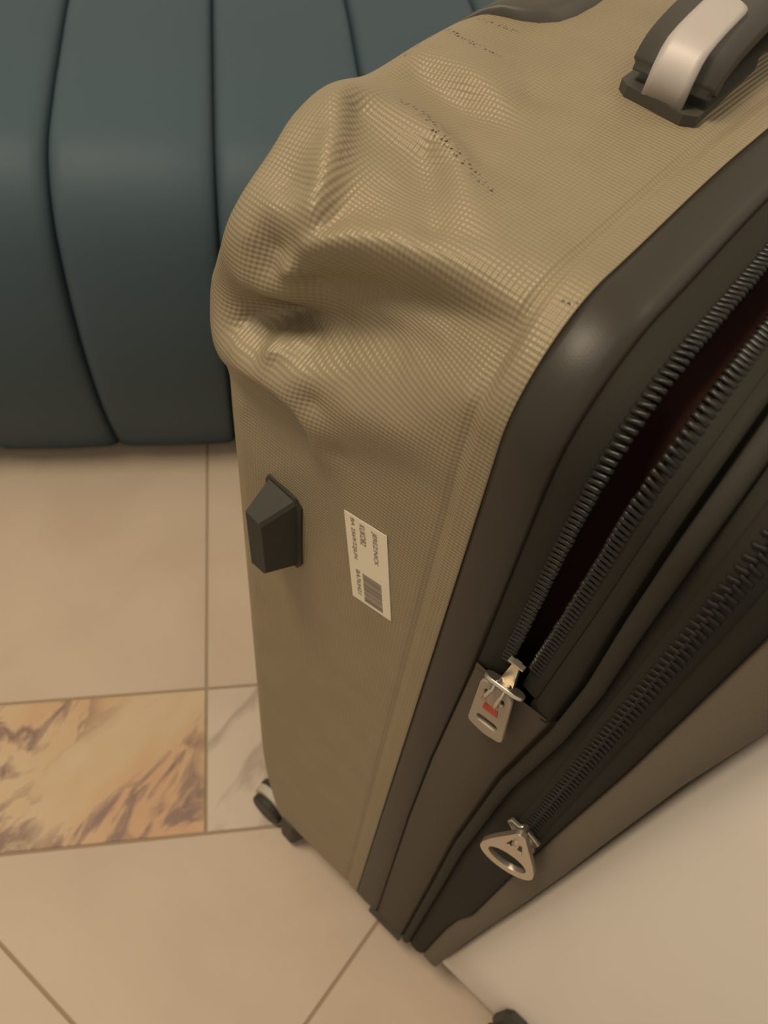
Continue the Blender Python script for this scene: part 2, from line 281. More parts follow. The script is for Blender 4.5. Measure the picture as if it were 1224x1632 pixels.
# --- dents: (s, t, depth) in mm on the shell skin; s runs up the side and over the top corner, t from the rim to the back
DENTS = np.array([
    (134.6,141.3,-2),(84,123.3,1.5),(161.3,141,0),(151.6,82.3,-0.6),(169.7,88.3,0),(108,68.7,0),(175,105.3,0),
    (180.3,123.3,0),(61.3,124.6,0.5),(50.7,123.4,-2.5),(40.3,123.3,-4.5),(41,113,-0.5),(28.3,123,0),
    (28.3,114.7,0),(14.3,117,-6),(5,118,-4.5),(7.6,106.7,-2.5),(4,125.3,0),(13,129.3,1),(-8,119.3,-1),
    (-6.7,111.4,-4.5),(-8,129.7,1.5),(66.4,131,1.5),(21.7,108,-2),(-66.6,35.3,0),(-6.3,9.3,0),(57,12.7,0),
    (65.3,34,0),(83.7,52,0),(110,55,0),(105,37.7,0),(150.3,65.7,0),(54.3,21,0),(-82.7,63,0),(-120.7,94.3,0),
    (-110.4,116.7,0),(-112,141.3,0),(-187.6,134.3,0),(-123,42.7,0),(-57.3,16.3,0),(79.3,11.6,0),(123,20.3,0),
    (198.4,77.7,0),(205,102.3,0),(88.3,130.3,7),(93.7,128.7,5.5),(95.6,125.3,4.7),(97.7,122,3.8),(97.7,118,3.5),
    (97.7,114,3.3),(97.6,110.3,3),(96.7,105.7,2.9),(95.6,101.3,2.7),(94.4,96.7,2.5),(93.3,92.3,2.4),(92,88.4,2.3),
    (90.4,84.7,2.2),(89,80.7,2.2),(87.7,77,2.1),(86.3,73.3,2),(84.4,69.7,1.8),(82.3,66,1.6),(80.7,62.4,1.4),
    (78.7,59,1.2),(117.7,140,-2),(117.3,135.3,-2),(117.3,131,-2),(117,126.7,-2),(115.7,122.3,-1.9),
    (114.7,118,-1.7),(113.4,113.7,-1.5),(112.3,109.6,-1.4),(111.3,105.7,-1.5),(110,101.7,-1.6),(109,98,-1.6),
    (108,94.3,-1.7),(106.7,90.4,-1.8),(104.3,86,-1.6),(102.3,81.7,-1.3),(100,77.3,-1.1),(97.7,73,-0.8),
    (95.4,68.7,-0.6),(81.4,129.7,7.5),(77.4,126.7,6.5),(73.4,123.7,5.5),(69.4,120.7,4.5),(65.3,117.6,4.1),
    (61.3,114.7,3.6),(57.7,112.4,3.2),(55,110.7,3.1),(52,108.7,2.9),(49.3,107.3,2.8),(46.7,105.7,2.6),
    (44,104.6,2.5),(41.6,103.3,2.3),(39,102.3,2.1),(36.3,101.3,2),(33.7,101,1.7),(30.7,101,1.3),(28,101,1),
    (75.7,117.4,0),(70.7,114.4,-0.3),(66.3,111.7,-0.7),(62.3,109.6,-1),(59,107.7,-1.2),(56,106,-1.5),
    (53,104.3,-1.8),(50,103,-2),(46.4,101.7,-2.2),(43,100.3,-2.3),(39.7,99.3,-2.5),(36.3,98.7,-1.8),(33.3,98,-1),
    (83.7,102.3,-3.2),(78.7,99.7,-4.2),(73.7,97,-5.2),(68.3,94,-6.1),(63,91.6,-7),(57.4,88.7,-6.5),(52.7,86.3,-6),
    (48.7,84,-4.6),(45,81.7,-3.2),(88.7,91,-2.2),(85.4,86.7,-3.1),(82.3,82.7,-4),(77.6,78.3,-4.4),(73,74.3,-4.8),
    (66.6,70,-4.4),(60.7,66.3,-4),(56.3,63.3,-3.3),(52.3,60.6,-2.6),(86.7,78,1.2),(83.3,73.3,1.4),(80.3,69,1.6),
    (77,64.6,1.8),(73,60.7,1.5),(69.3,57,1.3),(66,53.3,1),(62.7,51,0.7),(59.7,49,0.5),(57,47,0.2),(22.7,101,1),
    (24.7,98,1.5),(26.7,95,2),(28.7,92,2.5),(30.3,88.7,2.4),(31.7,85.7,2.3),(33,82.7,2.2),(34,79.6,2.1),
    (35.3,76.3,1.9),(36.3,73.3,1.8),(37.3,70,1.7),(38,66.7,1.5),(38.7,63.7,1.4),(39.3,60.7,1.3),(40,57.7,1.2),
    (40.4,54.7,1),(41,51.7,0.9),(41.7,49,0.8),(42,46,0.7),(42.7,43,0.6),(43,40,0.6),(43.7,37.3,0.5),(44,34.3,0.4),
    (44.4,31.7,0.3),(45,29,0.3),(45.3,26.3,0.2),(45.7,23.3,0.1),(46.3,20.7,0.1),(46.7,18,0),(18.4,99.6,-3),
    (20.7,96.3,-2.8),(22.7,93.3,-2.7),(24.7,90.3,-2.5),(26.3,87.3,-2.6),(27.7,84.3,-2.8),(29.3,81.3,-2.9),
    (30.7,78.3,-3),(31.7,75.3,-3),(32.7,72.3,-3),(33.7,69.3,-3),(34.4,66.3,-3),(35.6,63.3,-3),(36,60.3,-3),
    (36.7,57,-3),(37.3,54,-3),(38,51,-3),(38.7,48,-3),(39.3,45,-2.8),(39.7,42,-2.7),(40.3,39,-2.5),(40.7,36,-2.4),
    (41,33,-2.2),(41.7,30,-2),(42,27,-1.7),(42.6,24.3,-1.5),(43,21.3,-1.2),(43.3,18.3,-1),(6.6,102.7,-12),
    (8.7,99.3,-12.8),(11,96,-13.7),(13,92.7,-14.5),(15.3,89.3,-14.6),(17.3,85.7,-14.8),(19.3,82.3,-14.9),
    (21.3,79,-15),(23,75.7,-14.9),(24.3,72,-14.8),(25.7,68.7,-14.6),(27.3,65.3,-14.5),(28.3,62,-14.1),
    (29.6,58.4,-13.7),(30.7,55.3,-13.3),(31.7,52,-12.9),(32.7,48.7,-12.5),(33.3,45.3,-11.7),(34,41.7,-10.9),
    (34.7,38.3,-10.1),(35.3,35,-9.3),(36,31.7,-8.5),(36.7,28.6,-7.5),(37.3,25.3,-6.5),(38,22,-5.5),(38.6,19,-4.5),
    (39,16,-3.5),(-14,107.3,-14),(-12.4,103.7,-15),(-11.3,100.3,-16),(-9.7,96.7,-17),(-8.6,93.6,-18),
    (-6.7,89.7,-18.2),(-5,86,-18.4),(-3,82,-18.6),(-1.6,78.6,-18.8),(0.3,75,-19),(3.3,71,-18.7),(5.7,67.3,-18.4),
    (8.3,63.4,-18.1),(10.3,60,-17.8),(12.4,56.3,-17.5),(14.6,52.7,-16.7),(16.3,49,-15.9),(18.3,45.3,-15.1),
    (19.7,42,-14.3),(21.3,38.6,-13.5),(23,35,-12.4),(24.3,31.7,-11.3),(25.7,28.3,-10.2),(27,25,-9.1),
    (28.3,21.7,-8),(-24.9,148.2,1),(-25.4,144.1,-1),(-27.3,141,-3),(-29.7,137.4,-5),(-32.7,134.4,-7),
    (-32,130.7,-8.3),(-31.3,126.7,-9.7),(-30.4,122.7,-11),(-29,119,-11.9),(-27.6,115.3,-12.8),(-26.3,111.7,-13.7),
    (-25,108,-14.6),(-23.7,104.7,-15.5),(-21.7,100.4,-15.8),(-20,96.7,-16.1),(-18,92.7,-16.4),(-16,88.7,-16.7),
    (-14.3,85,-17),(-12.4,81,-16.9),(-10.7,77,-16.8),(-9,73,-16.7),(-7.3,69.3,-16.6),(-5.3,65.3,-16.5),
    (-3.7,61.3,-15.8),(-2,57,-15),(0,53,-14.2),(2.3,49,-13.5),(4.4,45.3,-12.8),(6.3,41.7,-12),(8.3,37.7,-10.8),
    (10.3,33.7,-9.6),(11.7,30,-8.4),(13.3,26.3,-7.2),(14.7,22.7,-6),(-28.3,114,-2.5),(-28,110.7,-3.6),
    (-27.3,107,-4.7),(-26.7,103.7,-5.8),(-26.3,100.3,-6.9),(-26,97.3,-8),(-24.3,93.3,-8.3),(-22.6,89.3,-8.6),
    (-20.7,85.3,-8.9),(-19.3,81.6,-9.2),(-17.4,77.7,-9.5),(-16,73.7,-9.3),(-14.7,70,-9.2),(-13.3,66,-9),
    (-11.7,62,-8.8),(-10.3,58.3,-8.7),(-9,54.7,-8.5),(-7.3,50.7,-7.9),(-5.4,47,-7.3),(-3.7,43,-6.8),
    (-2,39.3,-6.2),(-0.3,35.7,-5.6),(1.6,32,-5),(3,28.3,-4.1),(4.3,24.7,-3.2),(5.4,21.3,-2.4),(6.7,18,-1.5),
    (-32.6,108.3,3),(-31.7,104.4,2.4),(-31,100.7,1.8),(-30,96.7,1.2),(-29.3,93,0.6),(-28.6,89.3,0),
    (-27.3,85.3,-0.5),(-26.3,81.7,-1),(-25,78,-1.5),(-24,74.3,-2),(-23,71,-2.5),(-21.7,67,-2.4),(-20.3,63,-2.3),
    (-19.3,59.3,-2.2),(-18,55.6,-2.2),(-16.7,51.7,-2.1),(-15.4,48,-2),(-14,44.3,-1.7),(-12.3,40.6,-1.4),
    (-10.7,36.7,-1.1),(-9.3,33.3,-0.8),(-7.7,29.7,-0.5),(-41.4,85.7,3),(-39.3,81.3,3),(-37,77,3.1),(-35.3,73,3.1),
    (-33,68.7,3.2),(-31.3,64.7,3.2),(-30,61,3.1),(-28.7,57,3),(-27.7,53.3,2.8),(-26.7,49.7,2.7),(-25.7,46,2.6),
    (-24.3,42.3,2.5),(-23,38.6,2.3),(-21.7,34.7,2.1),(-20.6,31.3,2),(-18.7,27.3,1.7),(-17,23.3,1.3),
    (-15.3,19.3,1),(-63.7,71.7,0.5),(-61.6,67.6,0.5),(-59.3,63.3,0.5),(-57,59,0.5),(-54.7,55,0.5),(-52.7,51,0.5),
    (-51,47,0.5),(-49.3,43,0.4),(-47.6,39.3,0.4),(-46,35.3,0.3),(-44.4,31.7,0.3),(-54.3,137,6),(-51.3,130.6,7.5),
    (-48.3,124,9),(-47,118.3,9.2),(-46,112.7,9.5),(-46,107.3,9.2),(-46.3,102.3,9),(-47.3,99,8.7),(-48.4,95.7,8.3),
    (-49.7,92.4,8),(-53,90.7,7.3),(-56,88.7,6.7),(-59.3,86.7,6),(-64.3,86,5),(-69,85,4),(-74.3,84.3,3),
    (-73.3,141,-3),(-72.7,135,-3.5),(-73,130.4,-4),(-72.6,124.6,-4),(-72.3,118.6,-4),(-72.3,114.3,-3.8),
    (-72.3,110.3,-3.7),(-72.6,106.3,-3.5),(-74,102.7,-3),(-75.6,99.3,-2.5),(-77,95.7,-2),(-79.6,93.3,-1.5),
    (-82.3,91,-1),(-85,88.7,-0.5),(-86.6,143.3,-0.5),(-85.3,136.3,-1.2),(-87,131.7,-2),(-86.7,127.3,-2),
    (-86.4,122.7,-2),(-86.3,118.3,-2),(-87.3,114,-1.8),(-88,109.3,-1.7),(-88.7,105,-1.5),(-90.7,101.7,-1.1),
    (-92.7,98.4,-0.8),(-95,95.3,-0.4),(-37.3,132.3,2.5),(-37,128.3,2.5),(-37,124.6,2.5),(-36.7,120.4,2.5),
    (144.7,128.3,0.8),(143.6,123,1.2),(142,117.7,1.6),(141,112.7,2.1),(139.7,107.7,2.5),(139,103.7,2.4),
    (138.3,100,2.3),(137.4,96,2.2),(137,92.3,2.1),(136.3,88.7,2),(136,84.3,1.6),(136,80,1.2),(136,76,0.8),
    (136,131.7,-4),(135,127,-4.2),(134.3,122.7,-4.3),(133.3,118.3,-4.5),(132.6,113.3,-4.5),(131.6,108.3,-4.5),
    (130.6,103.3,-4.5),(129,98.3,-4),(127.3,93.3,-3.5),(125.7,88.4,-3),(124,83.7,-2.5),(123.7,80,-2),
    (123.3,76.3,-1.5),(123,72.7,-1),(122.6,69.3,-0.5),(-59.2,126.3,-3.5),(-56.8,121.1,-3.5),(-55.8,116.5,-3.5),
    (-55,111.9,-3.5),(-55,107.6,-3.5),(-55.2,103.7,-3.5),(-55.9,101.7,-3.5),(-56.9,98.8,-3.5),(-56.3,98.5,-3.5),
    (-57.6,98.5,-3.5),(-60.8,96.3,-3.5),(-62.1,95.3,-3.5),(-65.9,94.9,-3.5),(-70.9,93.8,-2.8),(96,158.8,-1),
    (82,158.7,-4.5),(56,158.7,-9.5),(38,158.5,-9.5),(20,158.3,-8),(4,158,-4),(-10,157.8,1.5),(-24,157.5,6),
    (-32,157.4,7.5),(-42,157.2,8),(-54,157,6.5),(-66,156.7,4),
])
DW = None
def dent_setup():
    global DW
    P = DENTS[:, :2]; d = np.sqrt(((P[:, None] - P[None]) ** 2).sum(2) + 2.6 ** 2)
    DW = np.linalg.solve(d + np.eye(len(P)) * -0.12, DENTS[:, 2])
dent_setup()
def dent(s, t):
    """outward displacement (m) of the skin; s, t arrays in mm"""
    q = np.stack([s, t], -1)
    out = np.zeros(len(q))
    for i in range(0, len(q), 4000):
        b = q[i:i + 4000]; d = np.sqrt(((b[:, None] - DENTS[None, :, :2]) ** 2).sum(2) + 2.6 ** 2); out[i:i + 4000] = d @ DW
    def ss(x, a, b): k = np.clip((x - a) / (b - a), 0, 1); return k * k * (3 - 2 * k)
    w = ss(s, -150, -95) * (1 - ss(s, 150, 205)) * ss(t, 3, 16) * (1 - ss(t, 172, 190))
    d = np.clip(out, -24, 12) * w
    # raised band along the rim with a moulded groove behind it
    d = d + 0.9 * (1 - ss(t, 9, 12)) - 1.3 * np.exp(-((t - 13.5) / 2.4) ** 2)
    return d * 1e-3
def seg_dist(p, pl):
    best = np.full(len(p), 1e9)
    for a, b in zip(pl[:-1], pl[1:]):
        a = np.array(a); b = np.array(b); ab = b - a; k = np.clip(((p - a) @ ab) / (ab @ ab), 0, 1)
        best = np.minimum(best, np.linalg.norm(p - a - k[:, None] * ab, axis=1))
    return best
def make_shell():
    sv = list(np.arange(S_MIN - BW, -0.20, 0.012)) + list(np.arange(-0.20, 0.24, 0.0013)) + list(np.arange(0.24, S_END, 0.012)) + [S_END]
    tv = [-0.004, -0.001] + list(np.arange(0.0, 0.168, 0.0013)) + [0.172, 0.178, 0.185, 0.195]
    ns, nt = len(sv), len(tv)
    SV, TV = np.meshgrid(sv, tv, indexing='ij')
    D = dent(SV.ravel() * 1e3, TV.ravel() * 1e3).reshape(ns, nt)
    V = []
    for i, s in enumerate(sv):
        (v, z), n = prof(s)
        zz = max(z, 0.075)
        UBl = -0.229 + (0.45 - zz) * 0.018 + (0.016 * ((0.22 - zz) / 0.15) ** 2 if zz < 0.22 else 0)
        TF = (UR - UBl) - RB; TB = math.pi * RB / 2; du = ush(s)
        for j, t in enumerate(tv):
            d = D[i, j]
            if t < 0: u, nu, cn, off = UR - t * 0.0, 0, 1, 0.0045 if t < -0.002 else 0.0012; d = D[i, 2]
            elif t <= TF: u, nu, cn, off = UR - t, 0, 1, 0
            elif t <= TF + TB:
                th = (t - TF) / RB; u = UBl + RB - RB * math.sin(th); off = RB * (1 - math.cos(th)); nu = -math.sin(th); cn = math.cos(th)
            else: u = UBl; off = RB + (t - TF - TB); nu = -1; cn = 0
            V.append(L(u + du + nu * d, v + n[0] * (cn * d - off), z + n[1] * (cn * d - off)))
    F = []
    for i in range(ns):
        i2 = (i + 1) % ns
        for j in range(nt - 1): F.append((i * nt + j, i2 * nt + j, i2 * nt + j + 1, i * nt + j + 1))
    F.append(tuple(i * nt + nt - 1 for i in range(ns)))
    o = pydata('shell', V, F, GOLD, case)
    me = o.data
    uvl = me.uv_layers.new(name='surface'); S_ = SV.ravel(); T_ = TV.ravel()
    idx = np.zeros(len(me.loops), dtype=np.int32); me.loops.foreach_get('vertex_index', idx)
    uvl.data.foreach_set('uv', np.stack([S_[idx], T_[idx]], 1).ravel().astype(np.float32))
    q = np.stack([S_ * 1e3, T_ * 1e3], 1)
    def sc(pl, w): return np.clip(1 - seg_dist(q, pl) / w, 0, 1)
    SCUFFS = [[(102.3, 115.0), (105.3, 101.0), (100.0, 90.7)], [(101.3, 101.3), (100.3, 92.0)], [(95.3, 92.7), (88.0, 74.0), (81.3, 56.7)], [(173.9, 150.6), (165.4, 122.7)], [(168.6, 140.3), (166.0, 112.0)], [(189.7, 139.4), (192.7, 119.0)], [(153.3, 151.0), (135.7, 151.0)], [(52.3, 3.3), (50.0, -3.3)], [(139.3, 145.0), (173.9, 150.6)], [(58.7, 109.3), (64.0, 110.3)]]
    SWID = [2.6, 4.0, 3.0, 2.0, 2.0, 1.8, 3.0, 3.5, 2.2, 2.0]
    a = np.maximum.reduce([sc(l, w) for l, w in zip(SCUFFS, SWID)])
    at = me.attributes.new('scuff', 'FLOAT', 'POINT'); at.data.foreach_set('value', np.clip(a * 1.6, 0, 1).astype(np.float32))
    return o
shell = make_shell()

# --- strips of the soft front, laid round the outline
ZS = lambda tab: (lambda z: float(np.interp(z, [a for a, b in tab], [b for a, b in tab])))
u_seam = ZS([(0.06, -0.0500), (0.37, -0.0572), (0.48, -0.0580), (0.62, -0.0556), (0.74, -0.0566), (0.80, -0.0556)])
u_pipe = ZS([(0.06, -0.0150), (0.28, -0.0180), (0.40, -0.0200), (0.53, -0.0170), (0.61, -0.0100), (0.66, -0.0085), (0.71, -0.0100), (0.80, -0.0108)])
u_frnt = ZS([(0.06, 0.0095), (0.20, 0.0110), (0.25, 0.0132), (0.29, 0.0190), (0.41, 0.0206), (0.51, 0.0226), (0.62, 0.0262), (0.70, 0.0272), (0.80, 0.0280)])
u_outer = ZS([(0.06, 0.0262), (0.21, 0.0295), (0.31, 0.0336), (0.40, 0.0374), (0.48, 0.0402), (0.55, 0.0417), (0.64, 0.0442), (0.70, 0.0480), (0.80, 0.0510)])
u_gapA = ZS([(0.60, -0.0395), (0.64, -0.0415), (0.72, -0.0412), (0.80, -0.0400)])
u_gapB = ZS([(0.60, -0.0330), (0.64, -0.0315), (0.70, -0.0295), (0.80, -0.0275)])
C = lambda k: (lambda z: k)
def plus(f, k): return lambda z: f(z) + k
def mixf(f, g, k): return lambda z: f(z) * (1 - k) + g(z) * k
def srange(a, b, ds=0.008):
    pts = [a, b]
    for e in (S_MIN, -LS, 0, A0, A0 + TW, 2 * A0 + TW, 2 * A0 + TW + LS):
        if a < e < b: pts.append(e)
    x = a
    while x < b: pts.append(x); x += ds
    return sorted(set(round(p, 6) for p in pts))
FULL = (S_MIN - BW, S_END)
def strip(name, a, b, cols, M, parent=case, closed=False, extra=None, ds=0.006):
    sv = srange(a, b, ds); V = []; F = []; n = len(cols)
    for s in sv:
        z = prof(s)[0][1]
        for f, off in cols:
            u = f(z); V.append(Q(s, u, off + (extra(s, u) if extra else 0)))
    m_ = len(sv)
    for i in range(m_ if closed else m_ - 1):
        for j in range(n - 1): F.append((i * n + j, i * n + j + 1, ((i + 1) % m_) * n + j + 1, ((i + 1) % m_) * n + j))
    return pydata(name, V, F, M, parent)
s_flap = S_of_z(0.616)
s_flap_r = A0 + TW + A0 + (ZT - R0 - 0.616)
# coated frame between shell and zip, slightly swollen at the corner
def swell(s, u): return 0.0014 * math.exp(-((s - 0.006) / 0.026) ** 2 - ((u + 0.067) / 0.008) ** 2)
strip('bumper_frame', *FULL, [(C(UR + 0.003), -0.005), (C(UR + 0.0003), -0.0005), (C(UR - 0.0002), 0.0002), (C(UR + 0.003), 0.0012), (mixf(C(UR), u_seam, 0.45), 0.0016), (mixf(C(UR), u_seam, 0.75), 0.0012),
      (plus(u_seam, -0.0016), 0.0003), (plus(u_seam, -0.0006), -0.0008), (u_seam, -0.0022)], BUMPER, closed=True, extra=swell)
tapeA = strip('zipper_tape', s_flap - 0.001, s_flap_r, [(plus(u_seam, -0.0004), -0.0024), (plus(u_seam, 0.0012), -0.0008), (mixf(u_seam, u_gapA, 0.5), -0.0014), (plus(u_gapA, -0.0015), -0.0026), (u_gapA, -0.0034), (u_gapA, -0.006)], TAPE)
tapeB = strip('zipper_tape', s_flap + 0.006, s_flap_r, [(u_gapB, -0.006), (u_gapB, -0.0032), (plus(u_gapB, 0.0015), -0.0022), (plus(u_gapB, 0.007), -0.0010), (plus(u_gapB, 0.009), -0.0012)], TAPE)
strip('inner_lining', s_flap - 0.006, s_flap_r, [(plus(u_gapA, -0.0005), -0.004), (plus(u_gapA, -0.003), -0.016), (mixf(u_gapA, u_gapB, 0.5), -0.020), (plus(u_gapB, 0.003), -0.016), (plus(u_gapB, 0.0005), -0.004)], LINING)
# fabric between the open zip and the piping
strip('upper_side_panel', s_flap - 0.004, s_flap_r, [(plus(u_gapB, 0.0080), -0.0022), (mixf(plus(u_gapB, 0.009), u_pipe, 0.3), 0.0002), (mixf(plus(u_gapB, 0.009), u_pipe, 0.7), 0.0006), (plus(u_pipe, -0.0025), -0.0012), (plus(u_pipe, -0.001), -0.0040), (plus(u_pipe, 0.003), -0.0060)], FAB)
# gusset below the flap seam, left and right
for a, b in ((S_MIN - BW / 2, s_flap), (s_flap_r, S_END)):
    strip('gusset_panel', a, b, [(plus(u_seam, -0.0004), -0.0030), (plus(u_seam, 0.0015), -0.0002), (mixf(u_seam, u_pipe, 0.5), 0.0012), (plus(u_pipe, -0.004), 0.0002), (plus(u_pipe, -0.0025), -0.0012), (plus(u_pipe, -0.0015), -0.0040), (plus(u_pipe, 0.003), -0.0060)], FABB)
fs = strip('flap_seam', s_flap - 0.0012, s_flap + 0.0008, [(plus(u_seam, 0.0006), -0.003), (plus(u_seam, 0.001), 0.0008), (C(-0.034), 0.0016), (plus(u_pipe, -0.0045), 0.0010), (plus(u_pipe, -0.003), -0.003)], FABB, ds=0.001)
# piping
def ring_strip(name, f, r, off, M):
    cols = [(plus(f, r * math.cos(a)), off + 0.62 * r * math.sin(a)) for a in [k * math.pi / 5 for k in range(-1, 7)]]
    return strip(name, *FULL, cols, M, closed=True)
PIPE = fabric_material('piping_cord_cover', (0.028, 0.0245, 0.018), 0.75)
ring_strip('piping', plus(u_pipe, 0.0036), 0.0038, 0.0002, PIPE)
# soft front: side, plain taupe strip round its front edge, and face
strip('front_side_panel', *FULL, [(plus(u_pipe, 0.0050), -0.0045), (plus(u_pipe, 0.0076), -0.0016), (mixf(plus(u_pipe, 0.008), u_frnt, 0.25), 0.0002), (mixf(plus(u_pipe, 0.008), u_frnt, 0.60), 0.0004), (plus(u_frnt, -0.0050), 0.0), (plus(u_frnt, -0.0018), -0.0010), (plus(u_frnt, -0.0004), -0.0032),
      (u_frnt, -0.0065)], FAB, closed=True)
strip('front_edge_strip', *FULL, [(plus(u_frnt, -0.0012), -0.0060), (plus(u_frnt, 0.0002), -0.0026), (plus(u_frnt, 0.0020), -0.0012), (mixf(u_frnt, u_outer, 0.5), -0.0006), (plus(u_outer, -0.0018), -0.0008), (plus(u_outer, -0.0004), -0.0020), (u_outer, -0.0040), (plus(u_outer, 0.0008), -0.0120), (plus(u_outer, 0.0010), -0.019)], TAUPE, closed=True)
sv = srange(*FULL, 0.006)
pydata('front_panel', [Q(s, u_outer(prof(s)[0][1]) + 0.0010, -0.019) for s in sv], [tuple(range(len(sv)))[::-1]], TAUPE, case, smooth=False)
# --- zipper teeth
def tooth_mesh(l, w, h):
    # a bent coil tooth: thick rounded head, thinner tail, across the tape (x = u, y = along the zip, z = out)
    xs = [(-0.5, 0.30, 0.25), (-0.38, 0.46, 0.75), (-0.05, 0.36, 0.85), (0.3, 0.46, 1.0), (0.46, 0.5, 0.75), (0.5, 0.28, 0.3)]
    rings = [[(x * l, -wy * w, 0), (x * l, -wy * w * 0.7, hz * h), (x * l, wy * w * 0.7, hz * h), (x * l, wy * w, 0)] for x, wy, hz in xs]
    bm = loft(rings); bmesh.ops.recalc_face_normals(bm, faces=bm.faces); me = bpy.data.meshes.new('zipper_tooth'); bm.to_mesh(me); bm.free()
    me.materials.append(TOOTH)
    for p in me.polygons: p.use_smooth = True
    return me
tm = tooth_mesh(0.0068, 0.0024, 0.0020); tms = tooth_mesh(0.0050, 0.0020, 0.0010)
tms.materials[0] = mat('dark_coil_tooth', (0.012, 0.010, 0.008), 0.55, 0.0, 0.3)
def teeth(parent, f, off, a, b, pitch, me, flip):
    s = a
    while s < b:
        (v, z), n = prof(s); o = bpy.data.objects.new('zipper_tooth', me); COL.objects.link(o); o.parent = parent
        nx = Vector((0, n[0], n[1])); ux = Vector((flip, 0, 0)); sy = nx.cross(ux)
        ang = 0.12 * math.sin(s * 90)
        M3 = Matrix((ux, sy, nx)).transposed() @ Matrix.Rotation(0.18 * flip + random.uniform(-0.05, 0.05), 3, 'Z')
        o.matrix_local = Matrix.Translation(Q(s, f(z) + random.uniform(-0.0002, 0.0002), off)) @ M3.to_4x4()
        s += pitch
teeth(tapeA, plus(u_gapA, -0.0018), -0.0028, S_of_z(0.632), 0.185, 0.0031, tm, 1)
teeth(tapeB, plus(u_gapB, 0.0018), -0.0026, S_of_z(0.640), 0.185, 0.0031, tm, -1)
u_z3 = C(0.0100)
tapeC = strip('zipper_tape', S_of_z(0.485), A0 + TW - 0.05, [(plus(u_z3, -0.0075), -0.0004), (plus(u_z3, -0.0068), 0.0010), (u_z3, 0.0012), (plus(u_z3, 0.0068), 0.0010), (plus(u_z3, 0.0075), -0.0004)], TAPE)
teeth(tapeC, plus(u_z3, -0.0016), 0.0012, S_of_z(0.50), 0.10, 0.0044, tms, 1)
teeth(tapeC, plus(u_z3, 0.0016), 0.0012, S_of_z(0.5022), 0.10, 0.0044, tms, -1)

# --- flat parts on the left side: mapping (u, z, outward distance) of the side face
def plate2d(name, outer, holes, depth, place, M, parent, bevel=0.0):
    """flat outline with holes, extruded; place(x, y, h) -> point"""
    cu = bpy.data.curves.new(name, 'CURVE'); cu.dimensions = '2D'; cu.fill_mode = 'BOTH'; cu.extrude = depth / 2; cu.bevel_depth = bevel; cu.bevel_resolution = 1
    for loop in [outer] + holes:
        sp = cu.splines.new('POLY'); sp.points.add(len(loop) - 1); sp.use_cyclic_u = True
        for p, q in zip(sp.points, loop): p.co = (q[0], q[1], 0, 1)
    ob = bpy.data.objects.new(name, cu); COL.objects.link(ob)
    dg = bpy.context.evaluated_depsgraph_get(); dg.update()
    me = bpy.data.meshes.new_from_object(ob.evaluated_get(dg)); bpy.data.objects.remove(ob)
    for v in me.vertices: v.co = Vector(place(v.co.x, v.co.y, v.co.z))
    me.materials.clear()
    bm = bmesh.new(); bm.from_mesh(me); bmesh.ops.remove_doubles(bm, verts=bm.verts, dist=1e-6); bmesh.ops.recalc_face_normals(bm, faces=bm.faces); bm.to_mesh(me); bm.free()
    return link(name, me, M, parent, False)
def arc_pts(cx, cy, rx, ry, a0, a1, n): return [(cx + rx * math.cos(math.radians(a0 + (a1 - a0) * i / n)), cy + ry * math.sin(math.radians(a0 + (a1 - a0) * i / n))) for i in range(n + 1)]

# --- paper tag sticker on the side
TL = Vector((-0.1433, 0.6516)); BLc = Vector((-0.1316, 0.5877)); TRc = Vector((-0.1170, 0.6570))
ex = (BLc - TL); LX = ex.length; ex.normalize(); ey = Vector((-ex.y, ex.x)); LY = (TRc - TL).dot(ey)
def onlabel(x, y, h=0.0):
    q = TL + ex * x + ey * y; return L(q.x, VL - h, q.y)
label = pydata('paper_sticker', [onlabel(x, y, h) for h in (0.0001, 0.0004) for x, y in ((0, 0), (LX, 0), (LX, LY), (0, LY))],
               [(4, 5, 6, 7), (0, 1, 5, 4), (1, 2, 6, 5), (2, 3, 7, 6), (3, 0, 4, 7)], PAPER, case, smooth=False)
label['label'] = 'white paper sticker with printed text and barcode'
def print_text(txt, x, y, size, length):
    cu = bpy.data.curves.new('printed_text', 'FONT'); cu.body = txt; cu.size = 1.0
    ob = bpy.data.objects.new('printed_text', cu); COL.objects.link(ob)
    dg = bpy.context.evaluated_depsgraph_get(); dg.update(); me = bpy.data.meshes.new_from_object(ob.evaluated_get(dg)); bpy.data.objects.remove(ob)
    xs = [v.co.x for v in me.vertices]; ys = [v.co.y for v in me.vertices]; wx = max(xs) - min(xs); hy = max(ys) - min(ys); x0, y0 = min(xs), min(ys)
    for v in me.vertices: v.co = Vector(onlabel(x + (v.co.x - x0) / wx * length, y + (v.co.y - y0) / hy * size, 0.0006))
    me.materials.clear(); link('printed_text', me, INK, label, False)
print_text('JEREZ/NICK', 0.045 * LX, 0.635 * LY, 0.13 * LY, 0.36 * LX)
print_text('KUKDB2', 0.045 * LX, 0.355 * LY, 0.13 * LY, 0.22 * LX)
print_text('BA 2569/22JUN', 0.03 * LX, 0.125 * LY, 0.115 * LY, 0.45 * LX)
print_text('BA765421', 0.61 * LX, 0.165 * LY, 0.10 * LY, 0.30 * LX)
V = []; F = []; x = 0.615; random.seed(9)
while x < 0.945:
    w = random.choice((0.006, 0.006, 0.011, 0.015)); i = len(V)
    V += [onlabel(a * LX, b * LY, 0.0006) for a, b in ((x, 0.335), (x + w, 0.335), (x + w, 0.80), (x, 0.80))]; F.append((i, i + 1, i + 2, i + 3)); x += w + random.choice((0.004, 0.006, 0.009))
pydata('barcode', V, F, BARC, label, smooth=False)

